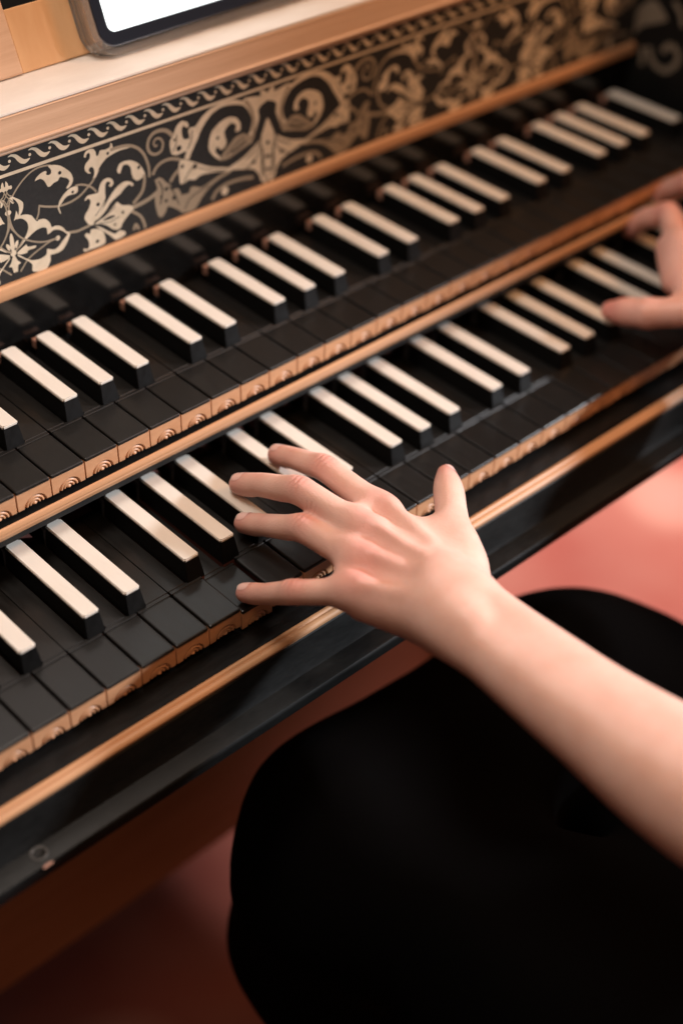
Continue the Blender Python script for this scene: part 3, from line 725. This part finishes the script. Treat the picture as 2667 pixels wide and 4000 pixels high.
def surface(prims, ax_x, ax_y, ax_z, smooth_it=2):
    X, Y, Z = [np.asarray(a, float) for a in (ax_x, ax_y, ax_z)]
    nx, ny, nz = len(X), len(Y), len(Z)
    D = np.full((nx, ny, nz), 60.0)
    for pr in prims:
        pp = np.array(pr[1]) if isinstance(pr[0], str) else np.array([pr[0], pr[1]])
        r = (max(pr[2]) if isinstance(pr[0], str) else max(pr[2], pr[3]))*1.25+abs(pr[4])+6
        lo, hi = pp.min(0)-r, pp.max(0)+r
        ix = np.searchsorted(X, [lo[0], hi[0]]); iy = np.searchsorted(Y, [lo[1], hi[1]]); iz = np.searchsorted(Z, [lo[2], hi[2]])
        if ix[0] == ix[1] or iy[0] == iy[1] or iz[0] == iz[1]: continue
        sl = (slice(*ix), slice(*iy), slice(*iz))
        G = np.stack(np.meshgrid(X[sl[0]], Y[sl[1]], Z[sl[2]], indexing='ij'), -1)
        sh_ = G.shape[:3]
        if isinstance(pr[0], str):          # evaluate each link of a chain only near itself
            E2 = np.full(sh_, 60.0); xs_, ys_, zs_ = X[sl[0]], Y[sl[1]], Z[sl[2]]
            for i in range(len(pr[1])-1):
                a, b_ = pr[1][i], pr[1][i+1]; rr_ = max(pr[2][i], pr[2][i+1])+abs(pr[4])+6
                l2, h2 = np.minimum(a, b_)-rr_, np.maximum(a, b_)+rr_
                s2 = tuple(slice(*np.searchsorted(ar, [l2[q], h2[q]])) for q, ar in enumerate((xs_, ys_, zs_)))
                g2 = G[s2]
                if g2.size == 0: continue
                E2[s2] = np.minimum(E2[s2], prim_d((a, b_, pr[2][i], pr[2][i+1]), g2.reshape(-1, 3)).reshape(g2.shape[:3]))
            h_ = np.clip(0.5+0.5*(E2-D[sl])/pr[4], 0, 1)
            D[sl] = E2*(1-h_)+D[sl]*h_-pr[4]*h_*(1-h_)
            continue
        D[sl] = prim_blend(D[sl].ravel(), pr, G.reshape(-1, 3)).reshape(sh_)
    s = D < 0
    c = np.zeros((nx-1, ny-1, nz-1), int)
    for i in (0, 1):
        for j in (0, 1):
            for k in (0, 1):
                c += s[i:nx-1+i, j:ny-1+j, k:nz-1+k]
    act = (c > 0) & (c < 8)
    ids = -np.ones(act.shape, int); cells = np.argwhere(act); ids[act] = np.arange(len(cells))
    acc = np.zeros((len(cells), 3)); cnt = np.zeros(len(cells))
    ci, cj, ck_ = cells.T
    for axis in range(3):
        for u in (0, 1):
            for v_ in (0, 1):
                o0 = [0, 0, 0]; o1 = [0, 0, 0]
                oth = [q for q in range(3) if q != axis]
                o0[oth[0]] = o1[oth[0]] = u; o0[oth[1]] = o1[oth[1]] = v_; o1[axis] = 1
                i0 = (ci+o0[0], cj+o0[1], ck_+o0[2]); i1 = (ci+o1[0], cj+o1[1], ck_+o1[2])
                d0, d1 = D[i0], D[i1]
                m_ = (d0 < 0) != (d1 < 0)
                t = np.where(m_, d0/np.where(m_, d0-d1, 1), 0)
                p0 = np.stack((X[i0[0]], Y[i0[1]], Z[i0[2]]), 1); p1 = np.stack((X[i1[0]], Y[i1[1]], Z[i1[2]]), 1)
                acc[m_] += (p0+(p1-p0)*t[:, None])[m_]; cnt[m_] += 1
    V = acc/cnt[:, None]
    F = []
    for axis in range(3):
        sl0 = [slice(None)]*3; sl1 = [slice(None)]*3
        sl0[axis] = slice(0, -1); sl1[axis] = slice(1, None)
        e = s[tuple(sl0)] != s[tuple(sl1)]
        idx = np.argwhere(e)
        oth = [q for q in range(3) if q != axis]
        n_ = [nx, ny, nz]
        ok = (idx[:, oth[0]] > 0) & (idx[:, oth[0]] < n_[oth[0]]-1) & (idx[:, oth[1]] > 0) & (idx[:, oth[1]] < n_[oth[1]]-1)
        idx = idx[ok]
        def cid(du, dv):
            q = idx.copy(); q[:, oth[0]] -= du; q[:, oth[1]] -= dv
            return ids[q[:, 0], q[:, 1], q[:, 2]]
        quad = np.stack((cid(1, 1), cid(0, 1), cid(0, 0), cid(1, 0)), 1)
        inside = s[idx[:, 0], idx[:, 1], idx[:, 2]]
        flip = inside if axis != 1 else ~inside
        quad[~flip] = quad[~flip][:, ::-1]
        F.append(quad)
    F = np.concatenate(F)
    F = F[(F >= 0).all(1)]
    # gentle smoothing (Taubin)
    E_ = np.concatenate((F[:, [0, 1]], F[:, [1, 2]], F[:, [2, 3]], F[:, [3, 0]]))
    E_ = np.unique(np.sort(E_, 1), axis=0)
    deg = np.bincount(E_.ravel(), minlength=len(V))[:, None].clip(1)
    for it in range(smooth_it):
        for lam in (0.55, -0.50):
            A = np.zeros_like(V)
            for q in range(3):
                A[:, q] = np.bincount(E_[:, 0], V[E_[:, 1], q], len(V))+np.bincount(E_[:, 1], V[E_[:, 0], q], len(V))
            V = V+lam*(A/deg-V)
    return V, F
# ---- left arm and hand (mm)
def lerp(a, b_, t): return tuple(np.array(a)*(1-t)+np.array(b_)*t)
def off(a, d): return tuple(np.array(a, float)+np.array(d, float))
FING = {       # joints MCP, PIP, DIP, tip; radii at MCP, mid, PIP, mid, DIP, tip
 'index':  ([(181.6, -17.5, 30.5), (180.5, 29.0, 34.3), (180.0, 54.4, 27.0), (180.3, 71.8, 20.3)], (9.4, 8.3, 7.8, 7.3, 6.8, 5.5)),
 'middle': ([(158.4, -28.6, 35.6), (152.6, 19.4, 38.2), (148.2, 47.9, 28.0), (145.1, 64.8, 20.3)], (10.0, 8.7, 8.4, 7.8, 7.2, 5.8)),
 'ring':   ([(142.1, -44.3, 32.7), (138.9, 1.1, 29.6), (134.6, 27.2, 18.0), (131.9, 45.2, 10.0)], (9.6, 8.4, 8.1, 7.4, 6.8, 5.5)),
 'pinky':  ([(124.8, -56.0, 30.7), (107.4, -27.5, 20.7), (101.7, -9.4, 10.5), (98.7, 4.5, 3.6)], (8.8, 7.4, 7.1, 6.6, 6.1, 4.9)),
}
THUMB = [(171.0, -96.5, 30.0), (199.7, -56.0, 30.0), (224.2, -29.1, 27.0), (240.5, -11.0, 23.2)]
WR_R, WR_U = (160.2, -110.3, 36.0), (140.2, -116.0, 35.0)
def finger_prims(J, R_):
    m, p, d, t = J
    r0, r1, r2, r3, r4, r5 = R_
    ax = np.array(t)-np.array(d); ax = ax/np.linalg.norm(ax)
    pts = [m, lerp(m, p, .5), p, lerp(p, d, .5), d, lerp(d, t, .6), t]
    rad = [r0, r1, r2, r3, r4, (r4+r5)/2+.25, r5]
    out = [chain(pts, rad, 5)]
    out.append((off(p, (0, 0, 1.6)), off(p, ax*3+np.array((0, 0, 1.6))), r2-2.2, r2-2.2, 4))
    out.append((off(lerp(d, t, .5), (0, 0, -1.2)), off(t, ax*0.4+np.array((0, 0, -.8))), r5-0.6, r5-0.7, 4))
    return out
LH = []
carp = {'index': (162.0, -100.0, 38.5), 'middle': (155.5, -104.0, 39.5), 'ring': (148.0, -107.0, 38.5), 'pinky': (141.0, -108.0, 36.0)}
for n_ in FING:
    J, R_ = FING[n_]
    LH.append((carp[n_], J[0], 12.0, R_[0]-0.6, 10))
    LH.append((off(carp[n_], (0, 6, -9)), off(J[0], (0, -6, -7)), 11.0, 7.5, 10))
# webs between the finger roots
for a, b_ in (('index', 'middle'), ('middle', 'ring'), ('ring', 'pinky')):
    A, B = FING[a][0], FING[b_][0]
    LH.append((lerp(A[0], A[1], .22), lerp(B[0], B[1], .22), 6.6, 6.6, 8))
# thumb
TH_P = [chain([THUMB[0], lerp(THUMB[0], THUMB[1], .5), THUMB[1], lerp(THUMB[1], THUMB[2], .5), THUMB[2], lerp(THUMB[2], THUMB[3], .5), THUMB[3]], [13.0, 12.2, 10.6, 9.3, 9.2, 8.0, 5.4], 9)]
LH += TH_P+[(off(THUMB[0], (-4, 6, -6)), lerp(THUMB[1], (180, -40, 24), .25), 13.0, 10.0, 10)]
# web of the thumb
LH += [(lerp(THUMB[0], THUMB[1], .75), (181.0, -48.0, 29.0), 7.5, 8.5, 12), (lerp(THUMB[0], THUMB[1], .45), (172, -66, 30), 9, 9, 12)]
# wrist and forearm
LH += [chain([(158.0, -88.0, 37.5), WR_R, (160.0, -135.0, 35.5), (159.5, -165.0, 34.5), (160.0, -200.0, 32.5), (165.0, -255.0, 28.0), (173.0, -325.0, 20.0), (178.0, -375.0, 18.0), (150.0, -415.0, 85.0), (120.0, -450.0, 160.0), (90.0, -515.0, 290.0)],
             [14.5, 15.6, 15.8, 17.4, 19.6, 25.0, 32.0, 33.0, 35.0, 38.0, 46.0], 9),
       chain([(147.0, -92.0, 37.0), WR_U, (141.0, -138.0, 34.5), (141.5, -165.0, 33.0), (142.5, -200.0, 31.0), (147.0, -255.0, 25.0), (160.0, -325.0, 18.0)],
             [14.0, 15.4, 15.8, 17.6, 20.2, 25.5, 30.0], 12)]
# head of the ulna
LH.append(((143.5, -119.5, 43.0), (143.5, -122.5, 43.0), 9.0, 8.6, 8))
# knuckles and extensor tendons on the back of the hand
for n_, (hz, rr) in {'index': (0.9, 7.2), 'middle': (2.2, 7.6), 'ring': (1.8, 7.0), 'pinky': (1.0, 6.4)}.items():
    m_ = FING[n_][0][0]
    LH.append((off(m_, (0, -3, hz)), off(m_, (0, 1, hz)), rr, rr, 8))
    c_ = carp[n_]
    r_s = FING[n_][1][0]
    LH.append((off(m_, (0, -4, r_s-0.6)), off(lerp(m_, c_, .60), (0, 0, r_s-0.2)), 2.4, 1.5, 6))
# hollows between the metacarpal heads
for a, b_, r_ in (('index', 'middle', 4.6), ('middle', 'ring', 4.2), ('ring', 'pinky', 4.0)):
    A, B = FING[a][0][0], FING[b_][0][0]
    mid = lerp(A, B, .5); cm = lerp(carp[a], carp[b_], .5)
    LH.append((off(lerp(mid, cm, .02), (0, 0, 18.2)), off(lerp(mid, cm, .45), (0, 0, 20.0)), r_+1.5, r_*.6+1.5, -9))
for n_ in FING: LH += finger_prims(*FING[n_])

gx = np.arange(84, 264, 0.85)
gy = np.concatenate((np.arange(-580, -135, 4.0), np.arange(-135, 82, 0.85)))
gz = np.concatenate((np.arange(-14, 66, 0.85), np.arange(66.5, 360, 5.0)))
gx = np.concatenate((np.arange(20, 84, 4.0), np.arange(84, 264, 0.85)))
V1, F1 = surface(LH, gx, gy, gz, 3)
# fine creases across the finger joints, on the dorsal side
def crease(V, c, ax, amp, wl, half, rad):
    ax = np.array(ax)/np.linalg.norm(ax)
    w = V-np.array(c); s_ = w@ax; q = w-s_[:, None]*ax
    dor = np.clip(q[:, 2]/(np.sqrt((q*q).sum(1))+1e-6), 0, 1)
    m_ = np.exp(-(s_/half)**2)*(np.sqrt((q*q).sum(1)) < rad)*dor**2
    return -amp*m_*np.clip(np.cos(2*math.pi*s_/wl+0.9*np.sin(w@np.array((.5, .2, .3)))), 0, 1)**2
nrm = np.zeros_like(V1)
fn = np.cross(V1[F1[:, 2]]-V1[F1[:, 0]], V1[F1[:, 3]]-V1[F1[:, 1]])
for q in range(4):
    for ax in range(3): nrm[:, ax] += np.bincount(F1[:, q], fn[:, ax], len(V1))
nrm /= np.linalg.norm(nrm, axis=1)[:, None]+1e-9
dd = np.zeros(len(V1)); red = np.zeros(len(V1))
for n_ in FING:
    J, R_ = FING[n_]
    ax = np.array(J[2])-np.array(J[0])
    dd += crease(V1, J[1], ax, 0.5, 3.3, 4.6, 16)
    dd += crease(V1, J[2], np.array(J[3])-np.array(J[1]), 0.22, 3.0, 2.2, 12)
    red += np.exp(-(np.linalg.norm(V1-np.array(off(J[1], (0, 0, 6))), axis=1)/9)**2)*.75
    red += np.exp(-(np.linalg.norm(V1-np.array(off(J[2], (0, 0, 5))), axis=1)/7)**2)*.35
    red += np.exp(-(np.linalg.norm(V1-np.array(J[3]), axis=1)/11)**2)*.85
    red += np.exp(-(np.linalg.norm(V1-np.array(off(J[0], (0, 0, 8))), axis=1)/12)**2)*.5
red += np.exp(-(np.linalg.norm(V1-np.array(THUMB[3]), axis=1)/14)**2)*.9
red += np.exp(-(np.linalg.norm(V1-np.array((140, -60, 45)), axis=1)/26)**2)*.3
V1 = V1+nrm*dd[:, None]

# ---- right arm and hand, playing higher up the lower manual
RF = {
 'index':  ([(514.0, 29.0, 53.0), (554.0, 71.0, 50.0), (558.0, 94.0, 36.0), (560.0, 106.0, 22.0)], (10.4, 9.2, 8.8, 8.2, 7.6, 6.2)),
 'middle': ([(546.0, 26.0, 65.0), (577.4, 70.7, 68.0), (590.0, 98.0, 47.0), (598.0, 112.0, 26.0)], (10.8, 9.4, 9.0, 8.4, 7.8, 6.3)),
 'ring':   ([(566.0, 8.0, 62.0), (600.0, 48.0, 62.0), (616.0, 72.0, 40.0), (622.0, 84.0, 20.0)], (10.0, 8.6, 8.3, 7.6, 7.0, 5.8)),
 'pinky':  ([(580.0, -12.0, 54.0), (608.0, 14.0, 50.0), (620.0, 30.0, 28.0), (626.0, 40.0, 8.0)], (9.2, 7.7, 7.4, 6.8, 6.3, 5.2)),
}
RT = [(508.0, -48.0, 48.0), (480.0, -18.0, 41.0), (460.0, 14.0, 32.0), (454.5, 39.0, 24.5)]
RH = []
rcar = {'index': (524.0, -50.0, 56.0), 'middle': (532.0, -54.0, 58.0), 'ring': (540.0, -58.0, 57.0), 'pinky': (547.0, -60.0, 54.0)}
for n_ in RF:
    J, R_ = RF[n_]
    RH.append((rcar[n_], J[0], 12, R_[0]+.6, 10)); RH.append((off(rcar[n_], (0, 6, -9)), off(J[0], (0, -6, -8)), 11, 8.5, 10))
    RH += finger_prims(J, R_)
    RH.append((off(J[0], (0, 0, 4)), off(J[0], (0, 0, 4)), 7.6, 7.6, 5))
RH += [(RT[0], RT[1], 13.5, 11, 10), (RT[1], RT[2], 10.8, 9.8, 6), (RT[2], lerp(RT[2], RT[3], .6), 9.8, 9.2, 5), (lerp(RT[2], RT[3], .5), RT[3], 9.2, 7.0, 4),
       (lerp(RT[0], RT[1], .7), (512, 8, 54), 8, 9, 12), ((484, 0, 41), (517, 34, 57), 9, 10, 8), ((490, -14, 44), (516, 16, 54), 11, 11, 8), ((496, 18, 42), (518, 42, 48), 11, 10, 8)]
RH += [((524, -62, 53), (506, -150, 46), 16.5, 19, 10), ((542, -66, 52), (523, -150, 44), 16.5, 20, 10), ((514, -150, 45), (480, -310, 26), 27, 36, 14),
       ((480, -310, 26), (474, -372, 18), 36, 34, 14), ((474, -372, 18), (420, -450, 160), 34, 40, 20), ((420, -450, 160), (380, -515, 290), 40, 48, 20)]
V2, F2 = surface(RH, np.concatenate((np.arange(320, 440, 5.0), np.arange(440, 640, 1.6))), np.concatenate((np.arange(-580, -120, 6.0), np.arange(-120, 124, 1.6))), np.concatenate((np.arange(-20, 84, 1.6), np.arange(86, 366, 6.0))), 2)
red2 = np.full(len(V2), 0.35)
for n_ in RF:
    for q, r_ in ((1, 10), (3, 12)): red2 += np.exp(-(np.linalg.norm(V2-np.array(RF[n_][0][q]), axis=1)/r_)**2)*.8
red2 += np.exp(-(np.linalg.norm(V2-np.array(RT[3]), axis=1)/14)**2)*.9

# ---- skin
M_skin, nt, b_ = mat('skin', (0.72, 0.46, 0.36), 0.42)
att = N(nt, 'ShaderNodeAttribute', attribute_name='redness')
v = obj_coords(nt, (1, 1, 1))
n1 = N(nt, 'ShaderNodeTexNoise', i_Scale=55.0, i_Detail=4.0, i_Roughness=.55); nt.links.new(v, n1.inputs['Vector'])
base = ramp(nt, n1.outputs[0], [(0.3, (0.71, 0.43, 0.35)), (0.7, (0.79, 0.515, 0.435))])
mx = N(nt, 'ShaderNodeMix', data_type='RGBA')
nt.links.new(att.outputs['Fac'], mx.inputs[0]); nt.links.new(base, mx.inputs[6]); mx.inputs[7].default_value = (0.69, 0.29, 0.245, 1)
at2 = N(nt, 'ShaderNodeAttribute', attribute_name='crease')
cm = N(nt, 'ShaderNodeMath', operation='MULTIPLY'); cm.inputs[1].default_value = 0.65
nt.links.new(at2.outputs['Fac'], cm.inputs[0])
mx2 = N(nt, 'ShaderNodeMix', data_type='RGBA'); nt.links.new(cm.outputs[0], mx2.inputs[0]); nt.links.new(mx.outputs[2], mx2.inputs[6]); mx2.inputs[7].default_value = (0.50, 0.20, 0.16, 1)
nt.links.new(mx2.outputs[2], b_.inputs['Base Color'])
b_.inputs['Subsurface Weight'].default_value = 0.16
b_.inputs['Subsurface Radius'].default_value = (1.0, 0.36, 0.20)
b_.inputs['Subsurface Scale'].default_value = 0.0035
b_.inputs['Specular IOR Level'].default_value = 0.42
n2 = N(nt, 'ShaderNodeTexVoronoi', i_Scale=950.0); nt.links.new(v, n2.inputs['Vector'])
n3 = N(nt, 'ShaderNodeTexNoise', i_Scale=420.0, i_Detail=5.0); nt.links.new(v, n3.inputs['Vector'])
ad = N(nt, 'ShaderNodeMath', operation='ADD'); nt.links.new(n2.outputs['Distance'], ad.inputs[0]); nt.links.new(n3.outputs[0], ad.inputs[1])
bump(nt, b_, ad.outputs[0], 0.16, 0.0005)
M_nail, nt, b_ = mat('fingernail', (0.84, 0.56, 0.51), 0.22)
na = N(nt, 'ShaderNodeAttribute', attribute_name='edge')
nt.links.new(ramp(nt, na.outputs['Fac'], [(0.0, (0.62, 0.28, 0.24)), (0.16, (0.84, 0.54, 0.49)), (0.72, (0.86, 0.58, 0.53)), (0.80, (0.88, 0.76, 0.70)), (1.0, (0.86, 0.74, 0.68))]), b_.inputs['Base Color'])

person = empty('person', (0.3, -0.38, -0.7))
tag(person, 'person with bare arms and a black dress playing the lower manual with both hands', 'person')
PO = Vector((-0.3, 0.38, 0.7))
body = mesh_obj('body', [tuple(q) for q in np.concatenate((V1, V2))*S], [tuple(int(i) for i in f) for f in np.concatenate((F1, F2+len(V1)))], M_skin, person, True)
body.location = PO
at = body.data.attributes.new('crease', 'FLOAT', 'POINT')
at.data.foreach_set('value', np.concatenate((np.clip(-dd/0.5, 0, 1), np.zeros(len(V2)))).astype(np.float32))
at = body.data.attributes.new('redness', 'FLOAT', 'POINT')
at.data.foreach_set('value', np.clip(np.concatenate((red, red2)), 0, 1).astype(np.float32))
tag(body, 'bare arms with both hands on the keys')

# nails laid on the surface of the finger tips
def nail(prims, d, t, rw, ln, side=(0, 0, 1), shift=0.15):
    d, t = np.array(d), np.array(t)
    ax = (t-d)/np.linalg.norm(t-d)
    up = np.array(side, float); up -= (up@ax)*ax; up /= np.linalg.norm(up)
    sd = np.cross(ax, up)
    c0 = t+ax*shift*ln
    nu, nv = 14, 12; vs, fs, ed = [], [], []
    for i in range(nu+1):
        for j in range(nv+1):
            u = -1+2*i/nu; w = -1+2*j/nv
            # superellipse outline
            wx = rw*w*(1-0.22*max(0, -u)**2-0.28*max(0, u)**3)
            lx = ln*u*(1-0.16*w*w)
            p = c0+ax*lx+sd*wx+up*9
            for _ in range(14):
                dist = sdf_eval(prims, p[None])[0]
                p = p-up*(dist-0.5*(1-0.7*w*w)*(0.55+.45*(u*.5+.5)))*0.8
            vs.append(tuple(p*S))
            side_ = (1-abs(w))*0.9
            ed.append(0.9 if u > 0.72 else min(0.6, (u+1)*1.2, side_))
    for i in range(nu):
        for j in range(nv):
            a = i*(nv+1)+j; fs.append((a, a+1, a+nv+2, a+nv+1))
    o = mesh_obj('fingernail', vs, fs, M_nail, body, True)
    o.data.attributes.new('edge', 'FLOAT', 'POINT').data.foreach_set('value', ed)
    return o
for n_ in FING:
    J, R_ = FING[n_]
    nail(finger_prims(J, R_), J[2], J[3], R_[5]*0.84, 4.9, (0, 0, 1), -0.33)
nail(TH_P, THUMB[2], THUMB[3], 5.0, 6.0, (0.75, -0.45, 0.5), -0.1)
nail([(RT[2], lerp(RT[2], RT[3], .6), 9.4, 8.6, 5), (lerp(RT[2], RT[3], .5), RT[3], 8.6, 6.4, 4)], RT[2], RT[3], 5.2, 6.0, (-0.55, 0, 0.8), -0.1)

# ---- black dress over lap and torso
DR = [((160, -430, -190), (130, -62, -186), 86, 62, 30), ((335, -430, -190), (364, -88, -200), 88, 70, 30),
      ((150, -250, -195), (310, -250, -195), 82, 82, 60), ((136, -58, -182), (300, -62, -176), 68, 70, 40),
      ((124, -64, -205), (142, -48, -300), 68, 70, 40), ((142, -48, -300), (225, -30, -440), 70, 66, 30), ((332, -80, -205), (330, -60, -450), 72, 84, 50), ((130, -60, -300), (320, -70, -300), 66, 66, 60),
      ((225, -30, -440), (265, -60, -640), 66, 72, 50), ((330, -60, -450), (330, -80, -650), 84, 92, 50),
      ((235, -500, -190), (235, -520, 60), 130, 110, 70), ((160, -520, 60), (310, -520, 60), 95, 95, 60), ((130, -525, 270), (340, -525, 270), 70, 70, 60), ((235, -520, 60), (235, -525, 290), 110, 95, 60)]
V3, F3 = surface(DR, np.arange(-60, 500, 9.0), np.arange(-700, 130, 9.0), np.arange(-700, 420, 9.0), 3)
ph = np.sin(V3[:, 0]*.055+V3[:, 2]*.018+2*np.sin(V3[:, 1]*.017))*3.2+np.sin(V3[:, 0]*.021-V3[:, 1]*.034+1.3*np.sin(V3[:, 2]*.02))*4
V3[:, 0] += ph*.7; V3[:, 2] += ph*.6
M_dress, nt, b_ = mat('black_dress_cloth', (0.0018, 0.0016, 0.0017), 0.95, Specular_IOR_Level=0.03)
dr = mesh_obj('dress', [tuple(q) for q in V3*S], [tuple(int(i) for i in f) for f in F3], M_dress, person, True)
dr.location = PO
tag(dr, 'plain black dress covering the lap')
